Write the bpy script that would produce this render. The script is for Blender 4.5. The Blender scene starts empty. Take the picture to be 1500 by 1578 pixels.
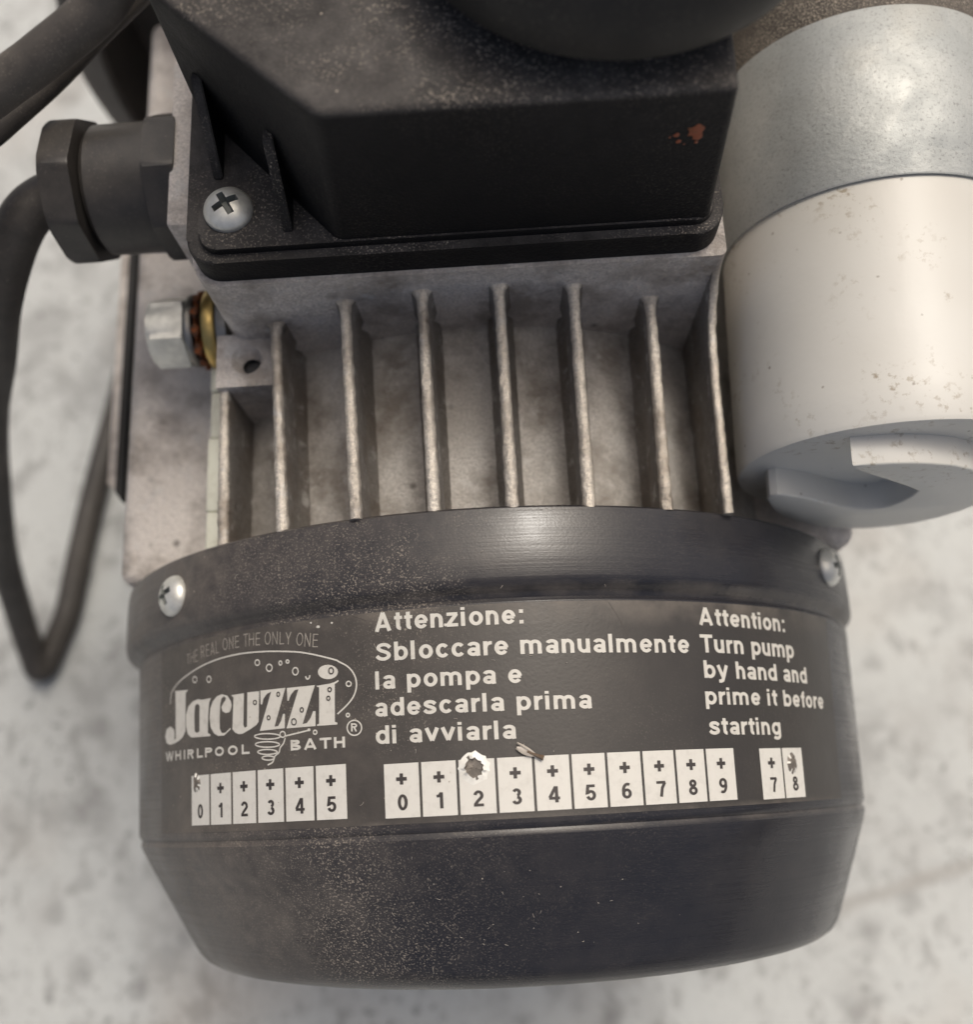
import bpy, bmesh, math, random
from math import sin, cos, pi, radians as R
from mathutils import Vector, Matrix, Euler
from mathutils.geometry import tessellate_polygon
random.seed(4)
sc = bpy.context.scene
K = 0.001                                   # everything below is written in millimetres

# ------------------------------------------------------------------ camera
cam = bpy.data.cameras.new('camera'); cam_ob = bpy.data.objects.new('camera', cam)
sc.collection.objects.link(cam_ob); sc.camera = cam_ob
cam_ob.location = (3.6526*K, 3.2307*K, 183.0445*K)
cam_ob.rotation_mode = 'QUATERNION'
cam_ob.rotation_quaternion = (Matrix.Rotation(0.2857, 3, 'X') @ Matrix.Rotation(0.0186, 3, 'Y') @ Matrix.Rotation(-0.0576, 3, 'Z')).to_quaternion()
cam.sensor_fit = 'HORIZONTAL'; cam.sensor_width = 36; cam.lens = 36
cam.clip_start = 0.005; cam.clip_end = 50
cam.dof.use_dof = True; cam.dof.focus_distance = 0.121; cam.dof.aperture_fstop = 14.5

# ------------------------------------------------------------------ daylight
SUN_DIR = Vector((0.24, 0.37, 0.89)).normalized()
world = bpy.data.worlds.new('World'); sc.world = world; world.use_nodes = True
wn = world.node_tree.nodes; wl = world.node_tree.links
sky = wn.new('ShaderNodeTexSky'); sky.sky_type = 'NISHITA'; sky.sun_disc = False
sky.sun_elevation = math.asin(SUN_DIR.z); sky.sun_rotation = math.atan2(SUN_DIR.x, SUN_DIR.y)
sky.air_density = 0.5; sky.dust_density = 8.0; sky.ozone_density = 0.3
tint = wn.new('ShaderNodeMix'); tint.data_type = 'RGBA'; tint.blend_type = 'MULTIPLY'; tint.inputs[0].default_value = 1
tint.inputs[7].default_value = (.98, .99, .935, 1)             # the camera's white balance, the same all round the sky
wl.new(sky.outputs[0], tint.inputs[6]); wl.new(tint.outputs[2], wn['Background'].inputs[0]); wn['Background'].inputs[1].default_value = 0.15
sun = bpy.data.lights.new('sun', 'SUN'); sun.energy = 0.7; sun.angle = R(11); sun.color = (1, 0.99, 0.955)
sun_ob = bpy.data.objects.new('sun', sun); sc.collection.objects.link(sun_ob)
sun_ob.rotation_mode = 'QUATERNION'; sun_ob.rotation_quaternion = SUN_DIR.to_track_quat('Z', 'Y')
sun_ob.location = SUN_DIR*3
sc.view_settings.view_transform = 'Standard'; sc.view_settings.look = 'None'
sc.view_settings.exposure = -0.08; sc.view_settings.gamma = 1
try: sc.view_settings.use_curve_mapping = False
except Exception: pass

# ------------------------------------------------------------------ materials
class N:
    def __init__(s, name):
        s.m = bpy.data.materials.new(name); s.m.use_nodes = True
        s.t = s.m.node_tree; s.b = s.t.nodes['Principled BSDF']
        s.co = s.t.nodes.new('ShaderNodeTexCoord').outputs['Object']
    def n(s, ty, **kw):
        x = s.t.nodes.new(ty)
        for k, v in kw.items(): setattr(x, k, v)
        return x
    def put(s, sock, v):
        if hasattr(v, 'is_output'): s.t.links.new(v, sock)
        elif isinstance(v, (tuple, list)) and len(v) == 3 and sock.type == 'RGBA': sock.default_value = (*v, 1)
        else: sock.default_value = v
    def noise(s, scale, detail=3, rough=.55, stretch=None, dist=0, off=(0, 0, 0)):
        x = s.n('ShaderNodeTexNoise'); x.inputs['Scale'].default_value = scale
        x.inputs['Detail'].default_value = detail; x.inputs['Roughness'].default_value = rough
        x.inputs['Distortion'].default_value = dist
        mp = s.n('ShaderNodeMapping'); mp.inputs['Scale'].default_value = stretch or (1, 1, 1)
        mp.inputs['Location'].default_value = off
        s.t.links.new(s.co, mp.inputs[0]); s.t.links.new(mp.outputs[0], x.inputs['Vector'])
        return x.outputs[0]
    def voro(s, scale, feature='F1', rnd=1):
        x = s.n('ShaderNodeTexVoronoi', feature=feature); x.inputs['Scale'].default_value = scale
        x.inputs['Randomness'].default_value = rnd
        s.t.links.new(s.co, x.inputs['Vector']); return x.outputs['Distance'], x.outputs['Color']
    def ramp(s, v, a, b, lo=0., hi=1.):
        x = s.n('ShaderNodeMapRange', clamp=True); s.put(x.inputs[0], v)
        for i, k in enumerate((a, b, lo, hi)): x.inputs[i+1].default_value = k
        return x.outputs[0]
    def math(s, op, a, b=0.):
        x = s.n('ShaderNodeMath', operation=op); s.put(x.inputs[0], a); s.put(x.inputs[1], b); return x.outputs[0]
    def mul(s, *v):
        o = v[0]
        for k in v[1:]: o = s.math('MULTIPLY', o, k)
        return o
    def mx(s, a, b): return s.math('MAXIMUM', a, b)
    def mix(s, f, a, b):
        x = s.n('ShaderNodeMix', data_type='RGBA'); s.put(x.inputs[0], f); s.put(x.inputs[6], a); s.put(x.inputs[7], b); return x.outputs[2]
    def sep(s):
        x = s.n('ShaderNodeSeparateXYZ'); s.t.links.new(s.co, x.inputs[0]); return x.outputs
    def bump(s, h, dist, strength=1.0):
        x = s.n('ShaderNodeBump'); x.inputs['Distance'].default_value = dist; x.inputs['Strength'].default_value = strength
        s.put(x.inputs['Height'], h); s.t.links.new(x.outputs[0], s.b.inputs['Normal'])
    def done(s, col, rough=.5, metal=0., spec=None):
        s.put(s.b.inputs['Base Color'], col); s.put(s.b.inputs['Roughness'], rough); s.put(s.b.inputs['Metallic'], metal)
        if spec is not None: s.b.inputs['Specular IOR Level'].default_value = spec
        return s.m

DUST = (.30, .26, .22)
def specks(g, patch_scale, amount, size=2600, lo=.60):
    """fine dust grains gathered in drifting patches"""
    f = g.ramp(g.noise(size, 2, .6), lo, lo+.09)
    p = g.ramp(g.noise(patch_scale, 4, .65), .42, .62, .06, 1)
    dd, cc = g.voro(620); big = g.ramp(dd, .06, .11, 1, 0)
    sp = g.n('ShaderNodeSeparateColor'); g.put(sp.inputs[0], cc); keep = g.ramp(sp.outputs[0], .93, .95)
    return g.math('MINIMUM', g.mul(g.mx(g.mul(f, p), g.mul(big, keep, .9)), amount), 1.)
def plastic(name, base, rough, film, grain, patch=38, size=2600, lo=.60, film_col=DUST, lines=False, bumpd=.00002, seed=0, settle_shade=0., spec=.5, drift=False, ledge=()):
    g = N(name)
    big = g.ramp(g.noise(26, 4, .6, off=(seed, seed, 0)), .35, .7, .25, 1)
    fine = g.ramp(g.noise(420, 4, .65), .3, .75, .45, 1)
    fm = g.mul(big, fine, film)
    if settle_shade:                                             # dust on upward faces; leaving it off upright walls also paints in their shade
        ge = g.n('ShaderNodeNewGeometry'); sp = g.n('ShaderNodeSeparateXYZ'); g.t.links.new(ge.outputs['Normal'], sp.inputs[0])
        lie_shade = g.ramp(sp.outputs[2], .04, .6, 1-settle_shade, 1); fm = g.mul(fm, lie_shade)
    if drift:                                              # the dust has drifted to one side of the cover
        dr = g.ramp(g.math('ADD', g.sep()[0], g.mul(g.math('SUBTRACT', g.noise(35, 3, .6), .5), .05)), -.05, .02, 2.1, .25); fm = g.mul(fm, dr)
    for yc, wd, am in ledge:                               # dust caught under a step or along a crease
        d = g.math('ABSOLUTE', g.math('SUBTRACT', g.sep()[1], yc)); fm = g.mx(fm, g.mul(g.ramp(d, 0, wd, 1, 0), g.ramp(g.noise(170, 4, .65), .35, .7, .1, 1), am))
    c = g.mix(fm, base, film_col)
    gr = specks(g, patch, grain, size, lo)
    if drift: gr = g.mul(gr, g.ramp(g.math('ADD', g.sep()[0], g.mul(g.math('SUBTRACT', g.noise(45, 4, .6, off=(.4, .1, .3)), .5), .055)), -.012, .006, 1, .13))
    if settle_shade: gr = g.mul(gr, g.mx(lie_shade, .08))
    c = g.mix(gr, c, (.48, .42, .35))
    r = g.ramp(g.noise(90, 3), .3, .7, rough-.07, rough+.1)
    if lines:
        ln = g.noise(30, 3, .7, stretch=(1, 130, 1)); r = g.math('ADD', r, g.ramp(ln, .35, .7, -.04, .07))
        g.bump(g.math('ADD', g.mul(g.noise(3000, 2), .8), g.mul(ln, .9)), bumpd)
    else:
        g.bump(g.noise(2200, 3), bumpd)
    r = g.mx(r, g.ramp(gr, 0, .4, 0, .8)); r = g.math('ADD', r, g.mul(fm, .5))
    return g.done(c, r, 0., spec)
def cast_metal(name, base, dark, rough=.55, metal=.45, grain=.0003, stain=(.17, .13, .10)):
    g = N(name)
    a = g.ramp(g.noise(55, 4, .6), .35, .72); b = g.ramp(g.noise(700, 3, .6), .3, .7, .55, 1.)
    c = g.mix(g.mul(a, b), base, dark)
    st = g.mul(g.ramp(g.noise(95, 5, .68, off=(.3, .1, .2)), .47, .64), .68)
    c = g.mix(st, c, stain)
    dd, cc = g.voro(260); sp = g.n('ShaderNodeSeparateColor'); g.put(sp.inputs[0], cc)
    c = g.mix(g.mul(g.ramp(dd, .08, .2, 1, 0), g.ramp(sp.outputs[1], .86, .9), .8), c, (.05, .035, .025))
    c = g.mix(g.ramp(g.noise(2600, 3, .7), .40, .68, .0, .7), c, tuple(x*.5 for x in base))
    wh = g.mul(g.ramp(g.noise(300, 4, .65, off=(.7, .2, .4)), .57, .70), .6)
    c = g.mix(wh, c, (.66, .645, .62))
    g.bump(g.math('ADD', g.noise(1500, 4, .7), g.mul(g.noise(350, 2), 1.2)), grain)
    return g.done(c, g.ramp(g.noise(600, 3), .3, .7, rough-.1, rough+.12), metal)
M = {}
M['cover'] = plastic('dusty_black_cover_plastic', (.013, .014, .020), .26, .33, .62, patch=36, lines=True, size=4200, lo=.56, drift=True, ledge=((-.0006, .0007, .22), (.0282, .0012, .4)))
M['panel'] = plastic('dark_printed_label_film', (.036, .033, .031), .38, .30, .55, patch=45, size=4200, lo=.59, drift=True, ledge=((.0272, .0045, .5), (.0004, .0012, .4)))
M['box'] = plastic('grained_black_box_plastic', (.010, .010, .011), .52, .55, .85, film_col=(.27, .25, .235), patch=40, size=3600, lo=.56, bumpd=.00010, settle_shade=1., spec=.14)
M['gland'] = plastic('dusty_black_gland_plastic', (.015, .015, .016), .38, .26, .15)
M['rubber'] = plastic('black_cable_rubber', (.020, .018, .017), .47, .30, .35, patch=70, size=5000)
M['knob'] = plastic('smooth_black_knob_plastic', (.010, .011, .012), .5, .10, .12, spec=.3)
M['ring'] = plastic('brown_black_volute_plastic', (.04, .035, .032), .55, .40, .10)
M['dusty'] = plastic('thick_dust_on_black', (.02, .018, .016), .65, .45, .8, patch=60, size=4600, lo=.52)
M['alu'] = cast_metal('cast_aluminium', (.86, .80, .745), (.66, .605, .555), .56, .15, grain=.00045)
M['alu_dark'] = cast_metal('grimy_shaded_aluminium', (.66, .63, .595), (.42, .39, .355), .60, .22, stain=(.13, .095, .065))  # valley floors: grime plus the shade between fins, put into the colour
M['fin_side'] = cast_metal('grimy_shaded_fin_side', (.31, .29, .27), (.17, .15, .13), .60, .35)  # dark copy of the casting: shade on the fin flanks painted in with grime
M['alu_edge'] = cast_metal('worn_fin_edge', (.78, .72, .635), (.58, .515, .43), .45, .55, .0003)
def zinc(name, base, rough, metal=.9):
    g = N(name); c = g.mix(g.ramp(g.noise(500, 3), .35, .7), base, tuple(x*.72 for x in base))
    g.bump(g.noise(1800, 2), .00002); return g.done(c, g.ramp(g.noise(700), .3, .7, rough-.08, rough+.1), metal)
M['zinc'] = zinc('zinc_plated_steel', (.80, .795, .74), .40, .55)
M['slot'] = zinc('shaded_screw_recess', (.26, .275, .265), .5, .4)  # darker metal, painting the shade inside the cross recess
M['brass'] = zinc('brass', (.62, .45, .17), .36)
M['steel'] = zinc('dull_steel', (.33, .32, .30), .45)
def rust():
    g = N('rust'); c = g.mix(g.ramp(g.noise(900, 4), .4, .62), (.30, .085, .02), (.05, .03, .02)); g.bump(g.noise(1500, 3), .0003); return g.done(c, .85)
M['rust'] = rust()
def galv():
    g = N('galvanised_steel')
    dd, cc = g.voro(170); sp = g.n('ShaderNodeSeparateColor'); g.put(sp.inputs[0], cc)
    c = g.mix(g.ramp(g.noise(60, 4, .6), .3, .7), (.46, .475, .465), (.36, .38, .38))
    c = g.mix(g.mul(sp.outputs[0], .18), c, (.66, .66, .62))
    pit = g.mul(g.ramp(g.noise(2400, 4, .7), .54, .68), .42); c = g.mix(pit, c, (.10, .095, .085))
    c = g.mix(g.mul(g.ramp(g.noise(42, 4, .6, off=(.2, .5, .1)), .55, .75), .35), c, (.42, .37, .28))
    g.bump(g.noise(1100, 4, .7), .00008)
    return g.done(c, g.ramp(g.noise(240, 3), .3, .7, .52, .68), .58)
M['galv'] = galv()
def white():
    g = N('weathered_white_plastic')
    c = g.mix(g.ramp(g.noise(32, 3), .35, .7), (.66, .65, .61), (.585, .565, .515))
    gate = g.ramp(g.noise(85, 3, .6), .50, .64)
    s1 = g.mul(g.ramp(g.noise(800, 4, .62), .55, .66), gate, .7); c = g.mix(s1, c, (.24, .18, .10))
    dd, cc = g.voro(420); sp = g.n('ShaderNodeSeparateColor'); g.put(sp.inputs[0], cc)
    c = g.mix(g.mul(g.ramp(g.math('ADD', dd, g.mul(g.noise(1500, 3), .22)), .14, .22, 1, 0), g.ramp(sp.outputs[0], .62, .70), .7), c, (.16, .12, .08))
    g.bump(g.noise(260, 3), .00006); return g.done(c, .40, 0., .45)
M['white'] = white()
def flat(name, base, rough=.5, wear=.15, dirt=(.2, .17, .14)):
    g = N(name); c = g.mix(g.mul(g.ramp(g.noise(900, 4, .65), .5, .75), wear), base, dirt); return g.done(c, rough)
M['print'] = flat('white_print', (.62, .60, .55), .5, .25)
M['tick'] = flat('white_print_boxes', (.66, .645, .60), .45, .15)
M['ink'] = flat('dark_print', (.045, .038, .036), .5, .1)
M['thin'] = flat('faded_print', (.36, .33, .29), .5, .7, (.10, .09, .08))
M['seal'] = flat('pale_green_sealant', (.66, .66, .56), .4, .4, (.45, .42, .33))
M['red'] = flat('red_paint_spot', (.30, .085, .04), .35, .9, (.13, .06, .03))
M['hole'] = flat('dark_bore', (.012, .014, .020), .4)
M['nick'] = flat('fresh_punched_film', (.80, .79, .74), .25, .3, (.4, .35, .30))
M['core'] = flat('grey_punched_core', (.13, .115, .10), .6, .8, (.30, .26, .22))
M['wing'] = flat('pale_fibre', (.42, .38, .33), .4, .4)
M['bug'] = flat('brown_husk', (.12, .08, .05), .4, .4)
def floor_mat():
    g = N('worn_white_painted_slab')
    c = g.mix(g.ramp(g.noise(9, 4, .6), .3, .7), (.56, .58, .57), (.46, .475, .47))
    blot = g.mul(g.ramp(g.noise(62, 4, .6, dist=.4),   .53, .68), .5); c = g.mix(blot, c, (.24, .24, .238))
    dd, cc = g.voro(75); sp = g.n('ShaderNodeSeparateColor'); g.put(sp.inputs[0], cc)
    dab = g.mul(g.ramp(g.math('ADD', dd, g.mul(g.noise(130, 5, .68), .9)), .58, .76, 1, 0), g.ramp(sp.outputs[0], .42, .56), .55); c = g.mix(dab, c, (.24, .24, .238))
    fk = g.mul(g.ramp(g.noise(330, 4, .65), .57, .66), g.ramp(g.noise(40, 3, .6, off=(.9, .2, 0)), .42, .6, .15, 1), .7); c = g.mix(fk, c, (.14, .14, .14))
    sc_ = g.mul(g.ramp(g.noise(90, 5, .7, stretch=(1.3, .7, 1), off=(.6, .1, 0)), .54, .64), .6); c = g.mix(sc_, c, (.24, .24, .236))
    b2 = g.mul(g.ramp(g.noise(34, 4, .6, stretch=(1.2, .8, 1), off=(.3, .2, 0)), .56, .70), .45); c = g.mix(b2, c, (.34, .335, .325))
    c = g.mix(g.mul(g.ramp(g.noise(15, 3, .5, off=(3, 1, 0)), .54, .68), .3), c, (.44, .38, .32))
    # one dirty hairline crack running away to the right
    x, y = g.sep()[0], g.sep()[1]
    d = g.math('ABSOLUTE', g.math('ADD', g.math('SUBTRACT', y, g.math('ADD', g.mul(x, 0.24), -0.0482)), g.mul(g.math('SUBTRACT', g.noise(30, 3, .6), .5), .012)))
    c = g.mix(g.mul(g.ramp(d, .0006, .0032, 1, 0), g.ramp(x, .01, .05), .5), c, (.27, .25, .23))
    g.bump(g.noise(300, 4), .0004); return g.done(c, .6)
M['floor'] = floor_mat()

# ------------------------------------------------------------------ mesh helpers (mm)
def link(name, me, parent=None):
    o = bpy.data.objects.new(name, me); sc.collection.objects.link(o)
    if parent: o.parent = parent
    return o
def build(name, bm, mats, parent=None, smooth=True, angle=35, norm=True):
    if norm: bmesh.ops.recalc_face_normals(bm, faces=bm.faces)
    bmesh.ops.scale(bm, vec=(K, K, K), verts=bm.verts)
    me = bpy.data.meshes.new(name); bm.to_mesh(me); bm.free()
    for m in (mats if isinstance(mats, list) else [mats]): me.materials.append(m)
    if smooth:
        me.polygons.foreach_set('use_smooth', [True]*len(me.polygons)); me.set_sharp_from_angle(angle=R(angle))
    return link(name, me, parent)
def empty(name, loc=(0, 0, 0)):
    o = bpy.data.objects.new(name, None); o.empty_display_size = .01; sc.collection.objects.link(o); o.location = [c*K for c in loc]; return o
def box(bm, x0, x1, y0, y1, z0, z1, bev=0, seg=2):
    r = bmesh.ops.create_cube(bm, size=1, matrix=Matrix.LocRotScale(((x0+x1)/2, (y0+y1)/2, (z0+z1)/2), None, (x1-x0, y1-y0, z1-z0)))
    if bev:
        es = {e for v in r['verts'] for e in v.link_edges}
        bmesh.ops.bevel(bm, geom=list(es), offset=bev, segments=seg, profile=.5, affect='EDGES')
def lathe(bm, prof, mat=Matrix(), n=96, cap0=False, cap1=False, a0=0., a1=2*pi, fn=None):
    """prof = (radius, height) along the local +Z axis"""
    full = abs(a1-a0-2*pi) < 1e-6; cnt = n if full else n+1; rows = []
    for r, h in prof:
        row = []
        for i in range(cnt):
            a = a0+(a1-a0)*i/n; p = Vector((r*cos(a), r*sin(a), h))
            if fn: p = fn(p, a)
            row.append(bm.verts.new(mat @ p))
        rows.append(row)
    for A, B in zip(rows, rows[1:]):
        for i in range(n): bm.faces.new((A[i], A[(i+1) % cnt], B[(i+1) % cnt], B[i]))
    if cap0: bm.faces.new(rows[0][::-1])
    if cap1: bm.faces.new(rows[-1])
    return rows
AX_Y = Matrix.Rotation(R(-90), 4, 'X')            # local +Z -> world +Y
AX_NX = Matrix.Rotation(R(-90), 4, 'Y')           # local +Z -> world -X
def prism(bm, poly, z0, z1, top=None):
    """vertical-walled block from a plan polygon; top may give another outline at z1"""
    A = [bm.verts.new((x, y, z0)) for x, y in poly]; B = [bm.verts.new((x, y, z1)) for x, y in (top or poly)]
    n = len(poly)
    for i in range(n): bm.faces.new((A[i], A[(i+1) % n], B[(i+1) % n], B[i]))
    bm.faces.new(A[::-1]); bm.faces.new(B)
    return A, B
def rounded(x0, x1, y0, y1, r, n=6):
    out = []
    for cx, cy, a in ((x1-r, y0+r, -90), (x1-r, y1-r, 0), (x0+r, y1-r, 90), (x0+r, y0+r, 180)):
        out += [(cx+r*cos(R(a+90*i/n)), cy+r*sin(R(a+90*i/n))) for i in range(n+1)]
    return out
def catmull(P, sub=8):
    P = [Vector(p) for p in P]; P = [2*P[0]-P[1]]+P+[2*P[-1]-P[-2]]; out = []
    for a, b, c, d in zip(P, P[1:], P[2:], P[3:]):
        for i in range(sub):
            t = i/sub; out.append(.5*((2*b)+(c-a)*t+(2*a-5*b+4*c-d)*t*t+(3*b-a-3*c+d)*t**3))
    return out+[P[-2]]
def tube(bm, path, rad_, n=20, sub=8, cap=True):
    pts = catmull(path, sub) if sub else [Vector(p) for p in path]
    up = Vector((.3, .2, 1)).normalized(); rows = []
    for i, p in enumerate(pts):
        d = (pts[min(i+1, len(pts)-1)]-pts[max(i-1, 0)]).normalized()
        s = d.cross(up).normalized(); up = s.cross(d).normalized()
        rr = rad_(i/(len(pts)-1)) if callable(rad_) else rad_
        rows.append([bm.verts.new(p+rr*(cos(2*pi*k/n)*s+sin(2*pi*k/n)*up)) for k in range(n)])
    for A, B in zip(rows, rows[1:]):
        for k in range(n): bm.faces.new((A[k], A[(k+1) % n], B[(k+1) % n], B[k]))
    if cap: bm.faces.new(rows[0][::-1]); bm.faces.new(rows[-1])
LOGO = [[[[-50.19,20.25],[-46.15,19.99],[-46.93,19.64],[-47.07,14.34],[-47.77,13.64],[-48.91,13.2],[-50.11,12.95],[-51.86,12.84],[-53.11,13.17],[-53.63,14.09],[-53.11,15.13],[-51.73,15.4],[-50.56,14.91],[-50.33,14.22],[-50.45,13.56],[-50.0,13.43],[-49.97,18.65],[-50.08,19.99]]],[[[-40.57,18.27],[-40.97,17.74],[-41.23,16.09],[-41.34,13.69],[-40.71,13.37],[-40.87,13.2],[-43.16,13.28],[-45.46,13.38],[-46.39,13.91],[-46.87,15.08],[-46.85,16.61],[-46.17,17.69],[-45.04,18.25],[-43.62,18.43],[-42.76,18.25]],[[-43.88,17.84],[-43.28,17.55],[-43.32,14.04],[-44.01,13.86],[-44.54,14.14],[-44.61,16.4],[-44.42,17.61]]],[[[-36.34,16.47],[-36.62,16.04],[-37.4,15.95],[-38.11,16.27],[-38.32,16.84],[-37.95,17.27],[-37.44,17.68],[-37.36,17.99],[-37.79,18.22],[-38.3,17.95],[-38.56,17.23],[-38.7,15.68],[-38.7,14.03],[-38.3,13.41],[-37.58,13.4],[-36.52,13.95],[-36.45,13.76],[-37.8,13.05],[-39.04,13.1],[-39.94,13.49],[-40.7,14.38],[-40.92,15.69],[-40.74,16.88],[-40.19,17.76],[-39.26,18.37],[-38.22,18.54],[-37.08,18.24],[-36.39,17.48],[-36.23,16.92]]],[[[-36.31,18.21],[-33.83,18.24],[-34.0,14.11],[-33.79,13.73],[-33.34,13.87],[-33.19,18.27],[-31.07,18.24],[-31.25,14.33],[-31.65,13.92],[-32.77,13.47],[-34.19,13.0],[-34.98,13.02],[-35.64,13.29],[-36.11,13.73],[-36.01,15.44],[-35.83,17.89]]],[[[-30.86,18.28],[-26.7,18.25],[-28.57,13.47],[-27.97,13.51],[-27.48,14.13],[-27.16,14.98],[-26.86,14.96],[-26.91,13.16],[-31.07,13.12],[-29.02,17.96],[-29.71,17.79],[-30.35,17.19],[-30.62,16.45],[-30.85,16.52]]],[[[-26.46,18.2],[-22.17,18.18],[-24.15,13.46],[-23.48,13.54],[-22.92,14.14],[-22.51,14.95],[-22.17,14.93],[-22.22,13.07],[-26.65,13.11],[-24.66,17.89],[-25.28,17.81],[-25.87,17.25],[-26.24,16.54],[-26.41,16.6]]],[[[-21.94,18.07],[-20.01,18.18],[-19.33,18.31],[-18.8,18.54],[-18.75,18.35],[-19.3,18.07],[-19.43,13.38],[-19.07,13.26],[-19.13,13.04],[-21.97,13.08],[-22.02,13.21],[-21.69,13.36],[-21.56,17.85],[-21.83,17.92]]],[[[-18.8,19.53],[-18.88,19.26],[-19.09,19.03],[-19.41,18.85],[-19.81,18.76],[-20.26,18.76],[-20.7,18.84],[-21.11,19.0],[-21.43,19.24],[-21.63,19.51],[-21.69,19.8],[-21.61,20.07],[-21.4,20.31],[-21.06,20.48],[-20.65,20.57],[-20.2,20.57],[-19.76,20.49],[-19.36,20.32],[-19.05,20.09],[-18.86,19.82]]],[[[-22.98,12.66],[-23.05,12.52],[-23.22,12.48],[-23.39,12.55],[-23.46,12.69],[-23.38,12.83],[-23.21,12.88],[-23.04,12.81]]]]
DARK_RINGS = [[[-27.6,17.5],[-27.62,17.39],[-27.69,17.31],[-27.79,17.26],[-27.9,17.27],[-27.99,17.33],[-28.06,17.43],[-28.08,17.55],[-28.05,17.66],[-27.98,17.74],[-27.89,17.79],[-27.78,17.78],[-27.68,17.72],[-27.62,17.62]],[[-29.24,14.66],[-29.27,14.55],[-29.34,14.46],[-29.44,14.42],[-29.55,14.43],[-29.65,14.49],[-29.72,14.58],[-29.74,14.7],[-29.71,14.81],[-29.64,14.9],[-29.54,14.94],[-29.43,14.93],[-29.33,14.87],[-29.27,14.77]],[[-23.95,15.21],[-23.98,15.1],[-24.05,15.01],[-24.15,14.96],[-24.26,14.97],[-24.36,15.03],[-24.42,15.13],[-24.44,15.25],[-24.41,15.37],[-24.34,15.46],[-24.24,15.51],[-24.13,15.5],[-24.04,15.44],[-23.97,15.34]],[[-25.07,13.82],[-25.11,13.65],[-25.21,13.53],[-25.36,13.46],[-25.52,13.48],[-25.67,13.56],[-25.77,13.7],[-25.8,13.87],[-25.76,14.04],[-25.65,14.17],[-25.5,14.23],[-25.34,14.22],[-25.2,14.13],[-25.1,13.99]],[[-19.78,17.4],[-19.81,17.29],[-19.88,17.21],[-19.99,17.17],[-20.1,17.18],[-20.2,17.24],[-20.26,17.33],[-20.29,17.45],[-20.26,17.56],[-20.18,17.64],[-20.08,17.68],[-19.97,17.67],[-19.87,17.61],[-19.8,17.52]],[[-20.02,16.35],[-20.05,16.24],[-20.12,16.16],[-20.21,16.11],[-20.31,16.12],[-20.41,16.18],[-20.47,16.27],[-20.49,16.39],[-20.46,16.5],[-20.39,16.58],[-20.3,16.62],[-20.2,16.61],[-20.1,16.56],[-20.04,16.46]],[[-19.41,19.75],[-19.45,19.58],[-19.55,19.45],[-19.69,19.39],[-19.84,19.4],[-19.98,19.49],[-20.07,19.64],[-20.1,19.81],[-20.06,19.97],[-19.96,20.1],[-19.82,20.16],[-19.66,20.15],[-19.53,20.06],[-19.44,19.92]],[[-31.52,16.82],[-31.55,16.71],[-31.63,16.62],[-31.75,16.58],[-31.88,16.59],[-32.0,16.65],[-32.08,16.75],[-32.11,16.87],[-32.08,16.99],[-31.99,17.07],[-31.87,17.11],[-31.74,17.1],[-31.62,17.04],[-31.54,16.94]]]
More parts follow.
